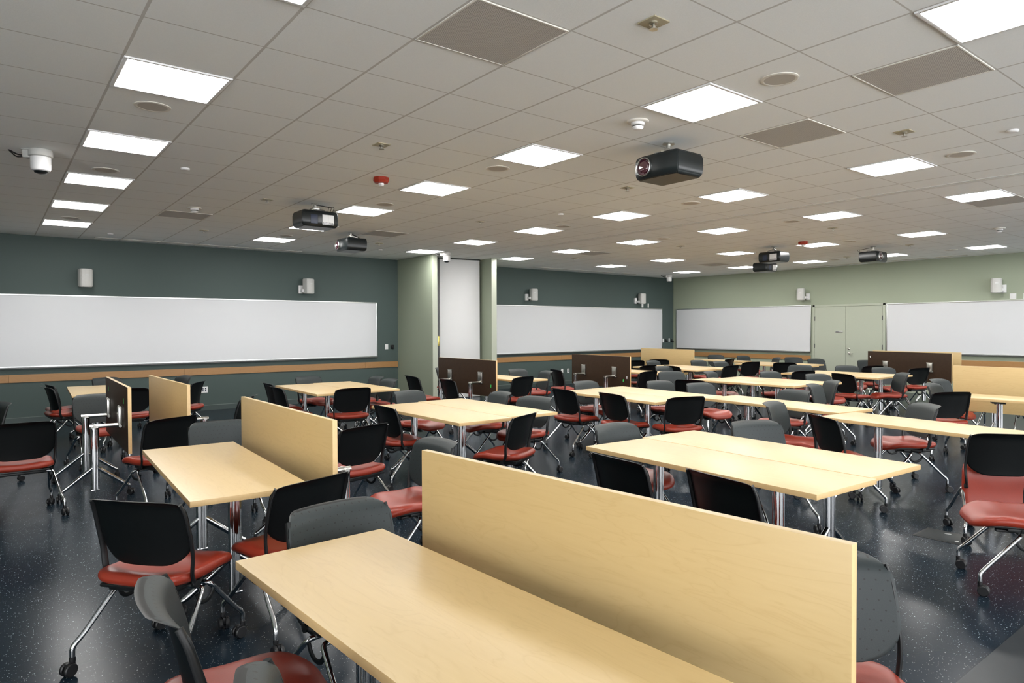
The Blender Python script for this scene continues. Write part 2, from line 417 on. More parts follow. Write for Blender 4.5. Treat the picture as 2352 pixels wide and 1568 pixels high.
# unseen walls behind the camera; their windows are added for fill light
def window_wall(name, n, axis, c, a0, a1, fill_wins):
    w = B()
    def bx(u0, u1, z0, z1):
        if axis == 'x': box(w, c - .12, c, u0, u1, z0, z1)
        else: box(w, u0, u1, c - .12, c, z0, z1)
    bx(a0, a1, 0, .45); bx(a0, a1, 2.95, HC); e = [a0] + [v for p in fill_wins for v in p] + [a1]
    for u0, u1 in zip(e[::2], e[1::2]): bx(u0, u1, .45, 2.95)
    struct(name, w, M['green'])
    for k, (u0, u1) in enumerate(fill_wins):
        w = B(); m_ = int((u1 - u0) / 1.4) + 1
        for j in range(m_ + 1):
            u = u0 + (u1 - u0) * j / m_; u = min(max(u, u0 + .025), u1 - .025); bx(u - .025, u + .025, .45, 2.95)
        bx(u0, u1, .45, .50); bx(u0, u1, 2.90, 2.95); struct('window_%d' % (n + k), w, M['alu'])
window_wall('wall_front', 1, 'x', XL, YF, YW, [(-6.8, -2.0)])
window_wall('wall_right', 2, 'y', YF, XL, XW, [(-6.2, 3.0), (3.8, 9.2), (10.0, 14.8)])
# green piers beside the parked partition
for x0, x1, y0 in ((5.57, 5.69, 9.18), (7.09, 7.23, 9.14)):
    w = B(); box(w, x0, x1, y0, YW, 0, HC, mi=0); o = struct('wall_pier', w, [M['green'], M['greentrim_lit_end']])
    for q in o.data.polygons:
        if q.normal.y < -.7: q.material_index = 1  # end faces take the lighter sage: light falling on them put into colour
w = B(); box(w, 5.69, 5.99, 9.78, 9.84, 0, HC); struct('wall_pocket', w, M['dark'])  # near-black slab, the pocket's shade put into its colour
# baseboards
def baseboard(name, x0, x1, y0, y1):
    w = B(); box(w, x0, x1, y0, y1, 0, .095); box(w, x0, x1, y0, y1, .095, .102, mi=1); struct(name, w, [M['base'], M['ledge']])
baseboard('baseboard_left', XL, 5.56, YW - .012, YW); baseboard('baseboard_left', 7.24, XW, YW - .012, YW)
w = B(); box(w, XW - .012, XW, 6.06, YW - .02, 0, .10); struct('baseboard_back', w, M['greentrim_lit_end'])
w = B(); box(w, XW - .012, XW, YF, 4.12, 0, .10); struct('baseboard_back', w, M['greentrim_lit_end'])
# oak wall rails, butt-jointed lengths
def rail(x0, x1, y0, y1, m):
    w = B(); box(w, x0, x1, y0, y1, .688, .818, .003); return struct('trim_%d' % rail.n, w, m)
rail.n = 1
for a, b_ in ((XL, -1.6), (-1.6, 1.05), (1.05, 4.75), (4.75, 5.56), (7.24, 10.6), (10.6, 14.2), (14.2, XW - .03)):
    rail(a, b_ - .002, YW - .022, YW, M['oak'])
rail.n = 2
for a, b_ in ((YF, .2), (.2, 4.08), (6.10, 8.6), (8.6, YW - .03)): rail(XW - .022, XW, a, b_ - .002, M['oaky'])
# partition track across the ceiling
t = B(); box(t, XT + .0, XT + .06, YF, 9.5, HC - .006, HC + .01, mi=0); box(t, XT + .06, XT + .078, YF, 9.5, HC - .002, HC + .01, mi=1); box(t, XT + .078, XT + .138, YF, 9.5, HC - .006, HC + .01, mi=0)
struct('trim_3', t, [simple('track_cover', (.72, .73, .71), .5), M['dark']])
# parked partition panel
pr_ = empty('partition_panel', 6.02, 9.66, 0, math.radians(-9.7), 'tall pale grey movable partition panel parked between two green wall piers', 'partition')
q = B(); box(q, .02, 1.0, 0, .09, .012, HC - .03, .004); new('panel_face', q, M['panel'], pr_)
q = B(); box(q, -.035, .018, .01, .08, .0, HC - .03, .003); box(q, -.012, -.004, -.004, .012, .0, HC - .03); new('edge_channel', q, M['darkalu'], pr_)  # channel darkened: shade of the gap by the pier put into its colour
q = B(); box(q, -.03, .0, -.012, .0, 1.18, 1.40, .003); new('latch', q, M['brass'], pr_)
q = B(); box(q, .0, 1.02, .01, .08, HC - .03, HC - .001); new('top_seal', q, M['dark'], pr_)

# ------------------------------------------------------------------ whiteboards
def whiteboard(L_, z0, z1, x, y, rz, label):
    r = empty('whiteboard', x, y, 0, rz, label, 'whiteboard', 'long wall whiteboards')
    q = B(); box(q, 0, L_, -.022, -.004, z0, z1); new('writing_surface', q, M['white'], r, smooth=False)
    q = B()
    for a in ((0, L_, z1 - .012, z1 + .012), (0, L_, z0 - .012, z0 + .012)): box(q, a[0], a[1], -.030, -.002, a[2], a[3], .003)
    for a in (0, L_): box(q, a - .012, a + .012, -.030, -.002, z0 - .012, z1 + .012, .003)
    new('frame', q, M['alu'], r)
    q = B(); box(q, 0, L_, -.075, -.02, z0 - .030, z0 - .014, .003); new('marker_tray', q, M['darkalu'], r)
whiteboard(9.0, .945, 2.150, -3.97, YW, 0, 'longest white wall whiteboard on the teal wall, left of the green piers')
whiteboard(7.3, .915, 2.165, 7.55, YW, 0, 'white whiteboard on the teal wall between green pier and far corner')
whiteboard(4.50, .925, 2.155, XW, 10.60, -PI / 2, 'white whiteboard on the sage green wall, left of the double door')
whiteboard(7.2, .955, 2.135, XW, 4.14, -PI / 2, 'white whiteboard on the sage green wall, right of the double door')

# ------------------------------------------------------------------ double door
fr = B()
for y0, y1, z0, z1 in ((5.97, 6.03, 0, 2.17), (4.17, 4.23, 0, 2.17), (4.17, 6.03, 2.11, 2.17)): box(fr, XW - .045, XW + .01, y0, y1, z0, z1, .006)
struct('door_frame', fr, M['greentrim_lit_end'])
def hinge(par, y, z):
    q = B(); tube(q, [(XW - .050, y, z - .055), (XW - .050, y, z + .055)], .011, 10); new('hinge', q, M['darkalu'], par)
d = B(); box(d, XW - .040, XW + .005, 5.153, 5.966, .008, 2.105, .003); d1 = struct('door_1', d, M['greentrim_lit_end'])
d = B(); box(d, XW - .040, XW + .005, 4.234, 5.147, .008, 2.105, .003); d2 = struct('door_2', d, M['greentrim_lit_end'])
for z in (1.80, 1.08, .25): hinge(d1, 5.968, z); hinge(d2, 4.232, z)
q = B(); lathe(q, [(.030, 0), (.030, -.008), (.022, -.012)], axis='x', cx=XW - .04, cy=5.05, cz=.905, n=20)
tube(q, rpath([(XW - .048, 5.05, .905), (XW - .095, 5.05, .905), (XW - .095, 4.94, .905)], .02, 4), .009, 10); new('handle', q, M['nickel'], d2)
q = B(); lathe(q, [(.026, 0), (.026, -.012), (.015, -.02)], axis='x', cx=XW - .04, cy=5.06, cz=1.02, n=20); new('deadbolt', q, M['nickel'], d2)
q = B(); box(q, -.006, 0, -.095, .095, -.028, .028, .003); sg = new('door_sign', q, M['alu'], None, loc=(XW - .0402, 5.315, 1.455)); tagged(sg, 'small silver door sign plate on the left leaf of the green double door', 'sign')
q = B()
for k in range(7): box(q, -.0075, -.006, .018 + k * .0095, .018 + k * .0095 + .0062, .000, .012 if k % 3 else .014)
new('lettering', q, M['print'], sg, smooth=False)

# ------------------------------------------------------------------ switch plates and outlets
def plate(name, wall, u, z, label, w=.075, h=.115, m='plate', det='toggle', grp='wall plates'):
    """wall 'L' (teal, u = x) or 'B' (sage, u = y)"""
    o = empty(name, u if wall == 'L' else XW, YW if wall == 'L' else u, z, 0 if wall == 'L' else -PI / 2, label, 'wall plate', grp)
    q = B(); box(q, -w / 2, w / 2, -.007, -.0005, -h / 2, h / 2, .002); new('cover_plate', q, M[m], o)
    q = B()
    if det == 'toggle':
        for k in range(max(1, round(w / .075))):
            x = (k - (max(1, round(w / .075)) - 1) / 2) * .05; box(q, x - .016, x + .016, -.010, -.0065, -.033, .033, .002)
        new('rocker', q, M[m], o)
    elif det == 'socket':
        for k in range(max(1, round(w / .075))):
            x = (k - (max(1, round(w / .075)) - 1) / 2) * .05
            for s in (-1, 1): box(q, x - .013, x + .013, -.0085, -.0065, s * .02 - .012, s * .02 + .012, .002)
        new('socket', q, M['blue'], o)
    elif det == 'bracket':
        box(q, -.03, .03, -.05, -.006, -.02, .01, .004); box(q, -.01, .03, -.06, -.03, -.045, -.01, .004); new('holder', q, M['black'], o)
plate('switch_plate', 'L', 5.28, 1.156, 'white switch plate on teal wall, right of the longest whiteboard')
plate('marker_holder', 'L', 5.42, 1.15, 'small black holder on teal wall beside the switch plate near the pier', .09, .09, 'black', 'bracket', 'black wall holders')  # black marker holder fixed to the wall
plate('outlet_plate', 'L', 1.40, .40, 'wide white outlet plate low on teal wall behind the left chairs', .125, .115, 'plate', 'socket')
plate('outlet_plate', 'L', 10.64, .38, 'left blank white plate low on the teal wall beyond the piers', .075, .115, 'plate', None)
plate('outlet_plate', 'L', 10.87, .38, 'right of two white outlet plates low on teal wall beyond the piers', .08, .115, 'plate', 'socket')
plate('switch_plate', 'L', 13.95, 2.265, 'left white plate high on teal wall under the far wall speaker', .075, .12)
plate('switch_plate', 'L', 14.22, 2.265, 'right white plate high on teal wall beside the far wall speaker', .06, .12)
plate('switch_plate', 'L', 14.93, 1.17, 'white switch plate on teal wall touching the far whiteboard edge', .06, .12)
plate('marker_holder', 'L', 15.06, 1.17, 'left small black holder in the far teal corner', .07, .09, 'black', 'bracket', 'black wall holders')
plate('switch_plate', 'L', 15.22, 1.18, 'white switch plate on teal wall nearest the far corner', .05, .12)
plate('marker_holder', 'L', 15.35, 1.16, 'right small black holder in the far teal corner', .06, .09, 'black', 'bracket', 'black wall holders')
plate('switch_plate', 'B', 1.55, 2.225, 'left white square plate high on the sage wall right of the speaker', .12, .12, 'plate', None)
plate('switch_plate', 'B', 1.30, 2.222, 'right white square plate high on the sage wall at picture edge', .12, .12, 'plate', None)
plate('outlet_plate', 'B', 7.25, .40, 'white outlet plate low on the sage wall under the oak rail', .08, .12, 'plate', 'socket')

# ------------------------------------------------------------------ wall speakers
def wall_speaker(x, y, wallrot, side, tilt, label):
    r = empty('wall_speaker', x, y, 2.46, wallrot, label, 'speaker', 'pale wall loudspeakers')
    q = B(); box(q, side * .11 - .045, side * .11 + .045, -.05, 0, -.15, .02, .006); box(q, side * .10 - .02, side * .10 + .02, -.16, -.04, -.12, -.06, .005); new('wall_bracket', q, M['plate'], r)
    q = B(); P = [(-.10, .02), (-.105, -.08), (-.085, -.135), (-.04, -.155), (.04, -.155), (.085, -.135), (.105, -.08), (.10, .02)]
    vs = [[q.verts.new((a, b_, z)) for a, b_ in P] for z in (-.155, .155)]
    n = len(P)
    for j in range(n): q.faces.new((vs[0][j], vs[0][(j + 1) % n], vs[1][(j + 1) % n], vs[1][j]))
    q.faces.new(vs[0][::-1]); q.faces.new(vs[1])
    bmesh.ops.bevel(q, geom=q.edges[:], offset=.012, segments=3, affect='EDGES')
    bmesh.ops.rotate(q, cent=(0, 0, 0), matrix=Matrix.Rotation(tilt, 3, 'Z'), verts=q.verts)
    bmesh.ops.translate(q, vec=(0, -.11, 0), verts=q.verts)
    cab = new('cabinet', q, M['spk'], r)
    q = B(); box(q, -.028, .028, -.158, -.154, .045, .055, .001)
    bmesh.ops.rotate(q, cent=(0, 0, 0), matrix=Matrix.Rotation(tilt, 3, 'Z'), verts=q.verts); bmesh.ops.translate(q, vec=(0, -.11, 0), verts=q.verts)
    new('badge', q, M['alu'], cab)
wall_speaker(-.53, YW, 0, -.0, .15, 'pale grey wall speaker at far left above the longest whiteboard')
wall_speaker(3.40, YW, 0, -1., .25, 'pale grey wall speaker above the longest whiteboard, nearer the piers')
wall_speaker(9.52, YW, 0, -1.4, -.35, 'pale grey wall speaker on teal wall just right of the piers')
wall_speaker(13.78, YW, 0, -1.5, -.35, 'pale grey wall speaker on teal wall nearest the far corner')
wall_speaker(XW, 6.32, -PI / 2, 1.35, .35, 'pale grey wall speaker on sage wall, left of the double door')
wall_speaker(XW, 1.83, -PI / 2, 1.1, .35, 'pale grey wall speaker on sage wall at far right')

# ------------------------------------------------------------------ ceiling fittings
def gx(a): return a * TILE + (DA if a > 11 else 0)
def make_light():
    r = empty('ceiling_light', 0, 0)
    q = B(); h = TILE / 2 - .004
    for x0, x1, y0, y1 in ((-h, h, -h, -h + .022), (-h, h, h - .022, h), (-h, -h + .022, -h + .022, h - .022), (h - .022, h, -h + .022, h - .022)): box(q, x0, x1, y0, y1, -.010, .004, .003)
    new('frame', q, M['plate'], r)
    q = B(); k = h - .022; box(q, -k, k, -k, k, -.007, .002); new('diffuser', q, M['lamp'], r, smooth=False)
    return r
ROWN = {-4: 'first', -1: 'second', 2: 'third', 5: 'fourth', 8: 'fifth', 11: 'sixth', 14: 'last'}
COLN = {-2: 'leftmost', 3: 'second', 8: 'third', 12: 'fourth', 17: 'fifth', 22: 'farthest right'}
light0 = make_light()
def make_vent():
    r = empty('return_air_grille', 0, 0); q = B(); h = TILE / 2 - .006
    box(q, -h + .01, h - .01, -h + .01, h - .01, -.004, .002); new('perforated_face', q, M['grille'], r, smooth=False)
    q = B()
    for x0, x1, y0, y1 in ((-h, h, -h, -h + .012), (-h, h, h - .012, h), (-h, -h + .012, -h + .012, h - .012), (h - .012, h, -h + .012, h - .012)): box(q, x0, x1, y0, y1, -.006, .002, .002)
    new('rim', q, M['cream'], r); return r
vent0 = make_vent()
def make_spk():
    r = empty('ceiling_speaker', 0, 0); q = B(); lathe(q, [(.118, .002), (.118, -.004), (.108, -.008), (.095, -.006), (.095, .0)], n=40); new('trim_ring', q, M['cream'], r)
    q = B(); lathe(q, [(.095, .001), (.095, -.0055)], n=40); new('speaker_grille', q, M['spkgrille'], r); return r
spk0 = make_spk()
def make_sprink():
    r = empty('sprinkler', 0, 0); q = B(); box(q, -.06, .06, -.06, .06, -.006, .002, .002); new('cover_plate', q, M['tan'], r)
    q = B(); lathe(q, [(.022, -.004), (.024, -.014), (.010, -.022), (.010, -.034), (.022, -.037), (.022, -.040)], n=18); new('sprinkler_head', q, M['nickel'], r); return r
spr0 = make_sprink()
def make_disc():
    r = empty('sprinkler_cover', 0, 0); q = B(); lathe(q, [(.042, .002), (.042, -.012), (.034, -.020), (.012, -.022)], n=24); new('round_cap', q, M['plate'], r); return r
disc0 = make_disc()
def make_smoke():
    r = empty('smoke_detector', 0, 0); q = B(); lathe(q, [(.085, .002), (.085, -.008), (.078, -.014)], n=30); new('mounting_base', q, M['cream'], r)
    q = B(); lathe(q, [(.052, -.012), (.052, -.030), (.044, -.036)], n=30); lathe(q, [(.044, -.046), (.044, -.052), (.030, -.066), (.010, -.068)], n=30); new('sensor_head', q, M['plate'], r)
    q = B(); lathe(q, [(.040, -.034), (.040, -.048)], n=24); new('vent_slots', q, M['dark'], r); return r
smoke0 = make_smoke()
def make_strobe():
    r = empty('fire_alarm', 0, 0); q = B(); lathe(q, [(.085, .002), (.088, -.03), (.072, -.055), (.03, -.06)], n=8); new('housing', q, M['alarm'], r, smooth=False)
    q = B(); lathe(q, [(.030, -.058), (.030, -.075), (.018, -.088)], n=18); new('strobe_lens', q, M['plate'], r); return r
strobe0 = make_strobe()
def make_ptz():
    r = empty('ceiling_camera', 0, 0); q = B(); box(q, -.13, .06, -.06, .06, -.008, .001, .003); lathe(q, [(.088, -.002), (.092, -.02), (.092, -.058), (.080, -.066)], n=32); box(q, -.13, -.05, -.045, .045, -.075, -.006, .01); new('mount', q, M['spk'], r)
    q = B(); lathe(q, [(.078, -.066), (.076, -.16), (.070, -.180), (.058, -.188)], n=32); new('camera_body', q, M['plate'], r)
    q = B(); lathe(q, [(.056, -.186), (.048, -.200), (.025, -.210), (.008, -.212)], n=24); new('lens_dome', q, M['projector'], r)
    q = B()
    for k in (0, 1): tube(q, rpath([(-.12, .015 - k * .03, -.04 - k * .02), (-.19, .01 - k * .03, -.045 - k * .025), (-.27, .0, .0)], .05, 5), .006, 8)
    new('cable', q, M['cable'], r); return r
ptz0 = make_ptz()
def make_projector():
    """lens face looks to -x, wide along y"""
    r = empty('ceiling_projector', 0, 0); zt, zb = -.108, -.312
    P = [(-.165, -.235), (-.185, -.16), (-.185, .16), (-.165, .235), (.17, .235), (.185, .21), (.185, -.21), (.17, -.235)]
    q = B(); n = len(P)
    lv = [(zb, .88), (zb + .025, .97), (zb + .07, 1.), (zt - .05, 1.), (zt - .012, .96), (zt, .88)]
    R_ = [[q.verts.new((a * s, b_ * s, z)) for a, b_ in P] for z, s in lv]
    for u, v in zip(R_, R_[1:]):
        for j in range(n): q.faces.new((u[j], u[(j + 1) % n], v[(j + 1) % n], v[j]))
    q.faces.new(R_[0][::-1]); q.faces.new(R_[-1])
    bmesh.ops.bevel(q, geom=q.edges[:], offset=.006, segments=2, affect='EDGES')
    body = new('housing', q, M['projector'], r)
    q = B(); lathe(q, [(.078, -.178), (.080, -.196), (.074, -.200), (.070, -.190), (.070, -.180)], axis='x', cy=.115, cz=(zt + zb) / 2, n=36); new('lens_ring', q, M['alu'], r)
    q = B(); lathe(q, [(.070, -.182), (.066, -.192), (.052, -.186), (.048, -.194), (.030, -.199), (.006, -.200)], axis='x', cy=.115, cz=(zt + zb) / 2, n=32); new('lens', q, M['glass'], r)
    q = B(); box(q, .182, .188, .02, .17, zb + .03, zt - .05, .002); sc = new('label_panel', q, M['plate'], r)
    q = B(); box(q, .1875, .1885, .025, .165, zb + .038, zb + .046)
    for k in range(9): box(q, .188, .1888, .03 + k * .015, .038 + k * .015, zb + .052, zb + .060)
    box(q, .188, .1888, .094, .0955, zb + .03, zt - .05); new('lettering', q, M['print'], sc, smooth=False)
    q = B(); box(q, .182, .188, -.13, -.04, zb + .035, zt - .06, .002); new('connector_bay', q, M['blue'], r)
    q = B(); lathe(q, [(.050, .002), (.052, -.012), (.020, -.016), (.020, -.050), (.045, -.052), (.045, -.062)], n=24)
    for a in (0, 1, 2, 3):
        ang = PI / 4 + a * PI / 2; tube(q, [(0, 0, -.058), (math.cos(ang) * .12, math.sin(ang) * .12, -.088), (math.cos(ang) * .125, math.sin(ang) * .125, -.113)], .009, 8)
    box(q, -.05, .05, -.05, .05, -.075, -.058, .004); new('ceiling_mount', q, M['nickel'], r)
    q = B()
    for k in range(3): tube(q, rpath([(.02, .01 * k, -.02), (.10 + .02 * k, .06 + .03 * k, -.035 - .01 * k), (.20 + .02 * k, .10 + .03 * k, -.06), (.188, .09 + .03 * k, -.12)], .05, 5), .0035, 6)
    new('cable', q, M['cable'], r); return r
proj0 = make_projector()
chair0 = make_chair(); table0 = make_table(); flipN = make_table(True, True); flipP = make_table(True, False)
register()
def inst(p, x, y, z, rz, label, cat, group, first={}):
    if p.name in first: o = copy_tree(p)
    else: first[p.name] = 1; o = p
    o.location = (x, y, z); o.rotation_euler = (0, 0, rz); tagged(o, label, cat, group); return o
def tile(p, a, b_, label, cat, group, rz=0.): return inst(p, gx(a) + TILE / 2, (b_ + .5) * TILE, HC, rz, label, cat, group)
cols = {-2: [-1, 2, 5, 8, 11, 14], 3: [-4, -1, 2, 5, 8, 11, 14], 8: [-4, -1, 2, 5, 8, 11, 14], 12: [-4, -1, 2, 5, 8, 11, 14], 17: [-4, -1, 2, 5, 8, 11, 14], 22: [-4, -1, 2, 5, 8, 11, 14]}
NUM = ['nearest', 'second', 'third', 'fourth', 'fifth', 'sixth', 'seventh']
# what each lit panel is beside, per column, near to far
for a, rows in cols.items():
    side = {-2: 'in the leftmost column of lights', 3: 'in the second column from the left', 8: 'in the third column, just before the ceiling track', 12: 'in the fourth column, just past the ceiling track', 17: 'in the fifth column from the left', 22: 'in the column nearest the sage green wall'}[a]
    for k, r_ in enumerate(rows):
        kk = len(rows) - 1 - k
        who = 'nearest' if k == 0 else (NUM[k] + ' nearest' if k < 3 else ('farthest' if kk == 0 else NUM[kk] + ' farthest'))
        tile(light0, a, r_, '%s lit square ceiling panel %s' % (who, side), 'ceiling light', 'square ceiling lights')
for a, r_, l in ((0, -1, 'largest, nearest square grey perforated ceiling grille at the top of the picture'), (4, -3, 'square grey perforated ceiling grille touching the big top-right light'), (5, -1, 'square grey perforated ceiling grille right of the nearest projector'),
                 (0, 11, 'thin-looking square grille in the left ceiling above the longest whiteboard'), (5, 11, 'square grille in the ceiling right of the two left projectors'), (13, -1, 'square grille touching a light at far right past the ceiling track'),
                 (13, 11, 'square grille in the far ceiling above the teal wall beyond the piers'), (20, 11, 'farthest square grille, near the corner of teal and sage walls')):
    tile(vent0, a, r_, l, 'air grille', 'square ceiling grilles')
for a, r_, l in ((-2, 3, 'round ceiling speaker between the near leftmost lights'), (-2, 7, 'round ceiling speaker before the middle light of the leftmost column'), (-2, 13, 'round ceiling speaker before the last light of the leftmost column'),
                 (3, -2, 'large round ceiling speaker beside the bright light at upper right'), (3, 3, 'round ceiling speaker between the central lights left of the nearest projector'), (3, 7, 'round ceiling speaker above the light beside the left projector'), (3, 13, 'round ceiling speaker hidden mostly by the left projector'),
                 (8, -2, 'round ceiling speaker at right, beside the nearest light of the third column'), (8, 3, 'round ceiling speaker in the third column below the nearest projector'), (8, 7, 'round ceiling speaker in the third column farther toward the piers'),
                 (12, 3, 'round ceiling speaker just past the track at centre right'), (12, 7, 'round ceiling speaker just past the track at centre'), (17, 4, 'round ceiling speaker beside the red alarm at right'), (22, 7, 'far round ceiling speaker left of the rightmost projector'), (22, 3, 'far round ceiling speaker at right near the sage wall')):
    tile(spk0, a, r_, l, 'ceiling speaker', 'round ceiling speakers')
SPR = [(.88, -.95, 'nearest square tan sprinkler plate at the top of the ceiling'), (.83, 2.05, 'square tan sprinkler plate above the left red alarm'), (3.84, 1.98, 'square tan sprinkler plate just below the nearest projector'), (3.9, 4.98, 'tan sprinkler plate in the middle ceiling before the track'),
       (4.01, -.90, 'square tan sprinkler plate at right, beside the third grille'), (8.74, 2.1, 'tan sprinkler plate past the track at centre right'), (.85, 5.16, 'tan sprinkler plate left of the left projector'), (.88, 8.4, 'tan sprinkler plate beyond the left ceiling grille'),
       (3.85, 8.2, 'tan sprinkler plate just right of the second left projector'), (8.6, 8.0, 'tan sprinkler plate past the track near the piers'), (8.7, 5.1, 'tan sprinkler plate past the track at centre'), (12.1, 2.3, 'tan sprinkler plate above the rightmost projector'), (13.3, 4.1, 'tan sprinkler plate between the two right projectors')]
for x, y, l in SPR: inst(spr0, x, y, HC, 0, l, 'sprinkler', 'square sprinkler plates')
for x, y, l in ((-.31, 4.01, 'small white round ceiling cap right of the leftmost lights'), (4.4, 3.75, 'small white round ceiling cap in the central ceiling'), (4.66, -1.46, 'small white round ceiling cap at the right picture edge'), (-.25, 9.7, 'small round ceiling cap close to the teal wall at left'), (4.33, 9.1, 'small round ceiling cap close to the teal wall before the piers')):
    inst(disc0, x, y, HC, 0, l, 'sprinkler cap', 'round ceiling caps')
for x, y, l in ((2.08, .24, 'white smoke detector above the nearest projector'), (10.92, .48, 'white smoke detector at far right ceiling'), (.28, 6.3, 'smoke detector just before the left ceiling grille')):
    inst(smoke0, x, y, HC, 0, l, 'smoke detector', 'smoke detectors')
for x, y, l in ((1.41, 3.22, 'red fire alarm on the left ceiling beside a light'), (9.99, 3.3, 'red fire alarm on the right ceiling touching a light')): inst(strobe0, x, y, HC, 0, l, 'fire alarm', 'red fire alarms')
for x, y, rz, l in ((-1.47, 4.05, -.6, 'white ceiling camera with black cables at far left'), (5.66, 8.75, -.6, 'white ceiling camera beside the green piers'), (14.2, 9.9, -.4, 'white ceiling camera in the far corner of teal and sage walls')): inst(ptz0, x, y, HC, rz, l, 'camera', 'white ceiling cameras')
for x, y, rz, l in ((2.76, .50, 0, 'nearest black projector, its lens facing left'), (1.42, 5.08, -PI / 2, 'black projector at left showing its white label panel'), (2.86, 7.22, 0, 'black projector at left with lens facing left, behind the labelled one'),
                    (10.25, 4.05, PI, 'black projector at right hiding another projector behind it'), (12.1, 5.4, -PI / 2, 'black projector mostly hidden behind another, at right'), (11.8, 2.85, PI / 2, 'rightmost black projector with round lens facing the camera')):
    inst(proj0, x, y, HC, rz, l, 'projector', 'black ceiling projectors')
# linear air slots by the walls
for x0, x1, y0, y1, l in ((-.4, 3.2, 10.36, 10.44, 'long thin air slot in the ceiling along the left teal wall'), (9.2, 13.1, 10.18, 10.26, 'long thin air slot in the ceiling along the far teal wall'), (15.0, 15.08, 2.3, 5.9, 'long thin air slot in the ceiling along the sage wall')):
    r = empty('air_slot', (x0 + x1) / 2, (y0 + y1) / 2, HC, 0, l, 'air slot', 'linear ceiling air slots'); hx, hy = (x1 - x0) / 2, (y1 - y0) / 2
    q = B(); box(q, -hx, hx, -hy, hy, -.003, .002); new('slot_opening', q, M['darkalu'], r, smooth=False)
    q = B(); e = .012
    if hx > hy: box(q, -hx, hx, -hy - e, -hy, -.006, .002); box(q, -hx, hx, hy, hy + e, -.006, .002)
    else: box(q, -hx - e, -hx, -hy, hy, -.006, .002); box(q, hx, hx + e, -hy, hy, -.006, .002)
    new('flange', q, M['cream'], r, smooth=False)
# floor fittings
r = empty('floor_box', 3.72, -1.32, 0, 0, 'flush rectangular floor box in the dark floor behind the big maple tables', 'floor box')
q = B(); box(q, -.13, .13, -.15, .15, -.004, .004, .002); new('lid', q, simple('floor_box_lid', (.012, .017, .019), .4, spec=.2), r)
q = B(); box(q, -.145, .145, -.165, .165, -.004, .0025, .001); new('rim', q, M['caster'], r)
q = B(); box(q, .06, .09, -.02, .02, .003, .0055, .001); box(q, -.09, -.06, -.12, -.10, .003, .0055, .001); new('latch', q, M['alu'], r)
w = B(); box(w, 1.0, 3.4, -4.6, -2.18, -.01, .004); struct('floor', w, M['patch'])  # flat lighter grey patch laid over the floor

CAM = dict(loc=[-1.85514, -3.30302, 1.56057], f=1551.196, yaw=0.9005355114865411, pitch=-0.01832595714594046, roll=-0.0030357440821667837, sx=26.529, sy=-1.097)
TABLES = [
    (-0.819, -1.603, 0.0500, 0, 'light maple table in the foreground, nearest the camera'),
    (-0.758, 1.152, -0.0420, 0, 'small maple table at left, second nearest, beside an upright maple top'),
    (1.742, -0.700, -0.0450, 0, 'near half of the large joined maple tables at lower right'),
    (2.352, -0.690, -0.0450, 0, 'far half of the large joined maple tables at lower right'),
    (1.725, 2.640, 0.0000, 0, 'near half of the joined maple tables in the centre, right of the black chair row'),
    (2.333, 2.690, 0.0000, 0, 'far half of the joined maple tables in the centre'),
    (1.787, 6.060, -0.0250, 0, 'near half of the joined maple tables close to the teal wall before the piers'),
    (2.395, 6.110, -0.0250, 0, 'far half of the joined maple tables close to the teal wall before the piers'),
    (-0.694, 7.846, -0.0440, 0, 'maple table at far left behind the two upright tops'),
    (4.405, 2.620, -0.0450, 0, 'near half of the joined maple tables right of centre, before the dark upright top'),
    (5.012, 2.610, -0.0450, 0, 'far half of the joined maple tables right of centre'),
    (5.153, 6.151, -0.0000, 0, 'small maple table behind the dark upright top beside the piers'),
    (7.500, 2.780, 0.0300, 0, 'near half of the joined maple tables in the middle distance at right'),
    (8.107, 2.660, 0.0300, 0, 'far half of the joined maple tables in the middle distance at right'),
    (5.090, 0.820, -0.1000, 0, 'long single maple table at right touching the corner of the next one'),
    (4.500, -0.930, -0.1200, 0, 'single maple table at right whose near end hides behind the big black chair'),
    (7.633, -0.985, 0.0380, 0, 'maple table strip at right edge in front of a big upright maple top'),
    (10.060, 2.720, 0.0000, 0, 'near half of the joined far maple tables before the double door'),
    (10.668, 2.660, 0.0000, 0, 'far half of the joined far maple tables before the double door'),
    (12.300, 5.250, 0.0000, 0, 'near half of the farthest joined maple tables under the sage wall'),
    (12.910, 5.450, 0.0000, 0, 'far half of the farthest joined maple tables under the sage wall'),
    (13.166, 7.498, 0.0000, 0, 'farthest single maple table right of the pale upright top, under the oak rail'),
    (9.550, 5.980, -0.0300, 0, 'near half of the joined maple tables in front of the farthest upright maple top'),
    (10.160, 5.960, -0.0300, 0, 'far half of the joined maple tables in front of the farthest upright maple top'),
    (8.143, 5.723, -0.0000, 0, 'maple table right behind the central dark brown upright top'),
    (-0.321, -1.661, 0.0910, 1, 'folded table with huge upright maple top crossing the foreground'),
    (-0.323, 1.232, -0.0000, 1, 'folded table with upright maple top at left, second nearest'),
    (4.600, 6.434, 0.0080, 2, 'folded table showing dark brown underside beside the green piers'),
    (7.378, 5.980, -0.1020, 2, 'folded table showing dark brown underside in the centre, with green and white tags'),
    (11.390, 7.671, -0.0610, 1, 'farthest folded table, plain maple top upright in the room corner'),
    (13.227, 2.772, -0.1430, 2, 'folded table showing dark brown underside in front of the double door'),
    (8.375, -0.641, -0.0000, 1, 'folded table with wide upright maple top at the right edge'),
    (-0.852, 4.505, -0.0210, 2, 'folded table at far left seen edge-on, chrome arms and dark side visible'),
    (-0.406, 4.465, 0.0140, 1, 'folded table at far left with maple face, just right of the edge-on one'),
    (13.750, 2.839, 0.0000, 1, 'folded table with maple top mostly hidden behind the dark one at right'),
]
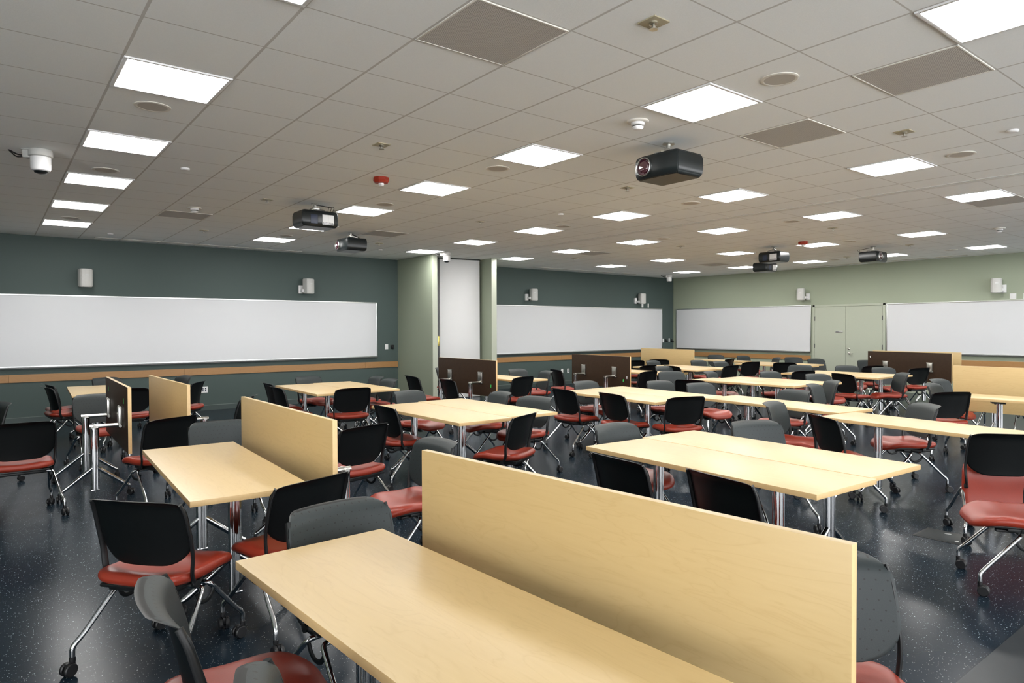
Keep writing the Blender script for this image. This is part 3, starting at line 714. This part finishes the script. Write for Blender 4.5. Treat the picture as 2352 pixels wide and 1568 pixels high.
CHAIRS = [
    (-1.198, 0.290, 39.6, 0, 'black chair with red seat at lower left, all of its back and left legs visible'),
    (-1.660, 3.806, 91.6, 0, 'black chair seen from behind at far left, rolled toward the folded table'),
    (-0.610, 0.275, 108.7, 0, 'black chair seen from behind in the foreground between the two nearest tables'),
    (-0.667, -0.748, -83.3, 0, 'charcoal chair facing the camera at the far end of the foreground table'),
    (0.434, 1.857, 104.6, 0, 'black chair with pink-lit red seat just right of the second upright maple top'),
    (-1.263, -1.166, -6.0, 0, 'nearest curved chair back at lower left, edge-on, left of the foreground table'),
    (-1.203, -1.944, -10.0, 0, 'chair back tip at the bottom edge of the picture, left of the foreground table'),
    (0.321, 0.656, 180.0, 0, 'chair facing left whose charcoal back peeks over the huge upright maple top'),
    (1.825, 1.603, 115.6, 0, 'black chair with bright red seat at the near end of the central tables'),
    (2.678, 2.423, 190.6, 0, 'charcoal chair at the right side of the central tables, nearer of two'),
    (2.733, 3.213, 170.5, 0, 'charcoal chair at the right side of the central tables, farther of two'),
    (2.202, 3.815, -75.6, 0, 'charcoal chair facing the camera beyond the far end of the central tables'),
    (1.431, 2.843, -1.3, 0, 'black chair at the left side of the central joined tables'),
    (1.848, 5.097, 87.3, 0, 'black chair with red seat at the near end of the tables by teal wall'),
    (1.462, 6.503, -2.3, 0, 'black edge-on chair left of the tables by the teal wall, farther of two'),
    (1.334, 5.770, -0.2, 0, 'black edge-on chair left of the tables by the teal wall, nearer of two'),
    (2.211, 7.142, -73.5, 0, 'dim charcoal chair facing the camera beyond the tables by the teal wall'),
    (2.785, 6.601, 176.1, 0, 'charcoal chair right of the tables by the teal wall, farther of two'),
    (2.693, 5.967, 178.7, 0, 'charcoal chair right of the tables by the teal wall, nearer of two'),
    (3.729, 6.411, -4.7, 0, 'black chair in front of the green pier, with red seat to its right'),
    (5.180, 7.837, -65.0, 0, 'charcoal chair edge showing left of the dark upright top beside the piers'),
    (3.779, 5.420, -4.8, 0, 'black chair overlapping the left part of the dark upright top beside the piers'),
    (5.896, 6.431, -81.4, 0, 'charcoal chair facing the camera behind the small table beyond the piers'),
    (5.733, 5.927, 163.9, 0, 'charcoal chair turned left at the right end of the small table beyond the piers'),
    (4.763, 5.273, 98.8, 0, 'black chair with red seat just right of the dark upright top beside the piers'),
    (6.632, 6.154, -15.4, 0, 'black chair left of the central dark upright top, before the wall outlets'),
    (3.999, 3.016, -5.9, 0, 'black chair at the left side of the right-of-centre tables, farther of two'),
    (4.836, 3.517, -87.9, 0, 'charcoal chair facing the camera before the central dark upright top'),
    (4.059, 2.234, -8.5, 0, 'black chair at the left side of the right-of-centre tables, nearer of two'),
    (4.292, 1.633, 70.1, 0, 'black chair seen squarely from behind at the near end of the right-of-centre tables'),
    (2.010, 0.207, -88.5, 0, 'charcoal chair facing the camera at the far end of the lower right tables'),
    (2.921, -0.389, -109.4, 0, 'charcoal chair at the right side of the lower right joined tables'),
    (1.266, -0.516, -6.0, 0, 'big black chair left of the lower right tables, farther of two'),
    (1.320, -1.204, -9.6, 0, 'big black chair left of the lower right tables, nearer of two'),
    (4.434, 0.287, -78.1, 0, 'curved edge-on chair overlapping the long single table at right'),
    (3.985, -0.425, -33.7, 0, 'black chair back rising over the lower right tables, left of the single table'),
    (5.631, 1.124, 165.8, 0, 'charcoal chair behind the long single table at right'),
    (5.225, -0.420, 140.7, 0, 'chair turned left with red seat, standing alone behind the lower right tables'),
    (7.148, -0.052, 54.5, 0, 'large black chair with red seat in front of the right-edge table strip'),
    (8.983, 0.441, -96.0, 0, 'charcoal chair before the dark folded table at right, farther of two overlapping'),
    (8.092, 0.178, -88.0, 0, 'charcoal chair before the dark folded table at right, nearer of two overlapping'),
    (11.902, 2.182, 68.6, 0, 'black chair with red seat in front of the dark folded table by the door'),
    (9.943, 1.734, 134.1, 0, 'black chair turned left at the near end of the tables before the double door'),
    (9.381, 2.099, -19.0, 0, 'black chair with red seat at the left side of the tables before the double door'),
    (7.445, 1.650, 137.6, 0, 'black chair turned left between the long single table and the tables behind'),
    (6.844, 1.160, -78.3, 0, 'curved edge-on chair touching the black left-turned chair at right'),
    (8.651, 2.160, -112.4, 0, 'charcoal chair behind the middle-distance tables, nearest their right end'),
    (8.720, 3.027, -101.7, 0, 'charcoal chair behind the middle-distance tables, near their middle'),
    (9.534, 3.159, 68.8, 0, 'wide black chair left of the tables before the double door'),
    (10.830, 3.887, -170.0, 0, 'small charcoal chair peeking behind the wide black chair at right'),
    (11.951, 4.807, 30.4, 0, 'black chair at the left side of the farthest tables, under the sage wall'),
    (11.608, 5.566, 71.1, 0, 'black chair with red seat edge, left end of the farthest tables'),
    (9.992, 5.025, 88.1, 0, 'black chair at the right end of the tables before the farthest upright top'),
    (8.024, 3.676, -75.4, 0, 'charcoal chair at the far left end of the middle-distance tables'),
    (7.386, 4.151, -116.6, 0, 'charcoal chair facing the camera left of the middle-distance tables, right of a black one'),
    (5.627, 2.862, -100.5, 0, 'charcoal chair behind the right-of-centre tables, left of two'),
    (6.406, 3.011, 20.0, 0, 'black chair between two charcoal chairs behind the right-of-centre tables'),
    (5.728, 2.246, -102.4, 0, 'charcoal chair behind the right-of-centre tables, right of two'),
    (7.326, 4.901, 92.7, 0, 'black chair with red seat just right of the central dark upright top'),
    (10.250, 7.766, 60.0, 0, 'black chair back above the right end of the central dark upright top'),
    (10.332, 7.006, -87.8, 0, 'charcoal chair before the farthest upright top, between two black ones'),
    (11.064, 7.639, 40.0, 0, 'black chair against the farthest upright maple top'),
    (8.783, 6.165, 87.5, 0, 'black chair below the farthest upright top, left of a charcoal chair'),
    (8.648, 5.286, -91.7, 0, 'charcoal chair below the farthest upright top, between two black chairs'),
    (9.137, 5.482, -9.6, 0, 'black chair covering the left of the tables before the farthest upright top'),
    (11.213, 6.414, -100.1, 0, 'charcoal chair at right of the tables before the farthest upright top, farther of two'),
    (11.096, 5.698, -93.9, 0, 'charcoal chair at right of the tables before the farthest upright top, nearer of two'),
    (14.082, 8.051, -117.6, 0, 'farthest charcoal chair under the sage whiteboard, beyond the single far table'),
    (12.536, 6.833, 98.5, 0, 'black chair at the near end of the farthest single table'),
    (14.133, 7.144, -98.8, 0, 'charcoal chair under the sage whiteboard, second from the corner'),
    (13.786, 6.325, 139.9, 0, 'small edge-on chair beyond the farthest tables, under the oak rail'),
    (14.234, 5.810, -119.3, 0, 'charcoal chair beyond the farthest tables, left of the door'),
    (13.813, 4.958, -113.6, 0, 'charcoal chair at the right end of the farthest tables, before the door'),
    (11.344, 3.042, -127.4, 0, 'charcoal chair behind the tables before the door, left of two'),
    (13.970, 3.839, -120.0, 0, 'charcoal chair partly hidden by the dark folded table by the door'),
    (12.041, 3.076, 63.7, 0, 'black chair in front of the dark folded table, between charcoal chairs'),
    (11.311, 2.315, -120.1, 0, 'charcoal chair behind the tables before the door, right of two'),
    (-1.977, 5.534, -155.0, 0, 'charcoal chair cut off by the left picture edge'),
    (-1.038, 7.772, 8.0, 0, 'dark edge-on chair at far left beside the teal-wall table, nearer of two'),
    (-0.996, 8.313, 8.0, 0, 'dark edge-on chair at far left beside the teal-wall table, farther of two'),
    (-0.855, 5.804, -85.0, 0, 'charcoal chair facing the camera behind the chrome arms of the edge-on folded table'),
    (-0.400, 6.945, 80.0, 0, 'black chair seen between the two folded tables at far left'),
    (-0.684, 3.366, 113.2, 0, 'black chair seen from behind before the left folded tables, beside a charcoal one'),
    (-0.381, 2.392, -92.0, 0, 'charcoal chair at the far end of the second nearest table'),
    (0.383, 7.512, 147.5, 0, 'black chair turned left beside the wide wall outlet'),
    (0.298, 4.810, 146.9, 0, 'dark chair edge rising behind the second upright maple top'),
    (-0.305, 8.996, -61.5, 0, 'dim chair against the teal wall beyond the far left table'),
    (0.452, 8.774, -167.0, 0, 'dim chair against the teal wall behind the far left maple upright top'),
    (4.007, -1.553, 38.4, 1, 'big black chair at right edge with its red seat folded up'),
    (0.160, -2.330, -125.0, 0, 'perforated charcoal chair at lower right behind the huge upright maple top'),
    (2.990, -1.970, 122.0, 0, 'chair at right edge showing only red seat and chrome front legs'),
    (9.620, 0.050, 180.0, 0, 'chair hidden behind the right-edge upright top, legs showing, left of two'),
    (9.600, -0.700, 175.0, 0, 'chair hidden behind the right-edge upright top, legs showing, right of two'),
]
for x, y, a, mode, label in TABLES:
    p = (table0, flipN, flipP)[mode]
    # flipN: maple face to -x; flipP: dark underside to -x
    inst(p, x, y, 0, a, label, 'table', 'flat maple tables' if mode == 0 else 'folded tables with upright tops')
for x, y, h, folded, label in CHAIRS:
    if folded: o = make_chair(True); o.location = (x, y, 0); o.rotation_euler = (0, 0, math.radians(h - 90)); tagged(o, label, 'chair', 'red seated rolling chairs')
    else: inst(chair0, x, y, 0, math.radians(h - 90), label, 'chair', 'red seated rolling chairs')
def find(label): return [o for o in COL.objects if o.get('label') == label][0]
s4 = find('folded table showing dark brown underside in the centre, with green and white tags'); s3 = find('folded table showing dark brown underside beside the green piers'); s6 = find('folded table showing dark brown underside in front of the double door'); s9 = find('folded table at far left seen edge-on, chrome arms and dark side visible')
make_tag(s4, -.70, .60, M['greentag'], .15, -1); make_tag(s4, -.80, .66, M['plate'], 0, -1)
make_tag(s3, -.74, .62, M['greentag'], .1, -1); make_tag(s6, .82, .92, M['plate'], -.25, -1)
make_tag(s9, .6, .93, M['greentag'], 0, -1); make_tag(s9, -.6, .90, M['greentag'], 0, -1)

# ------------------------------------------------------------------ camera, world, view
cd = bpy.data.cameras.new('camera'); cam = bpy.data.objects.new('camera', cd); COL.objects.link(cam)
cy_, sy_ = math.cos(CAM['yaw']), math.sin(CAM['yaw']); cp, sp_ = math.cos(CAM['pitch']), math.sin(CAM['pitch'])
fwd = Vector((cy_ * cp, sy_ * cp, sp_)); rgt = Vector((sy_, -cy_, 0)); upv = rgt.cross(fwd)
cr_, sr_ = math.cos(CAM['roll']), math.sin(CAM['roll']); r2 = rgt * cr_ + upv * sr_; u2 = -rgt * sr_ + upv * cr_
mw = Matrix((( r2.x, u2.x, -fwd.x, CAM['loc'][0]), (r2.y, u2.y, -fwd.y, CAM['loc'][1]), (r2.z, u2.z, -fwd.z, CAM['loc'][2]), (0, 0, 0, 1)))
cam.matrix_world = mw
cd.sensor_fit = 'HORIZONTAL'; cd.sensor_width = 36.; cd.lens = CAM['f'] / 2352 * 36; cd.shift_x = -CAM['sx'] / 2352; cd.shift_y = CAM['sy'] / 2352
cd.clip_start = .05; cd.clip_end = 100
sc = bpy.context.scene; sc.camera = cam
wd = bpy.data.worlds.new('world'); sc.world = wd; wd.use_nodes = True
wd.node_tree.nodes['Background'].inputs[0].default_value = (.97, .98, 1, 1); wd.node_tree.nodes['Background'].inputs[1].default_value = 2.3  # fill light that comes in through the added windows
sc.view_settings.view_transform = 'Standard'; sc.view_settings.look = 'None'; sc.view_settings.gamma = 1.; sc.view_settings.use_curve_mapping = False
sc.view_settings.exposure = 1.83
sc.cycles.use_denoising = True; sc.cycles.max_bounces = 8; sc.cycles.diffuse_bounces = 5; sc.cycles.glossy_bounces = 4
sc.cycles.sample_clamp_indirect = 6.
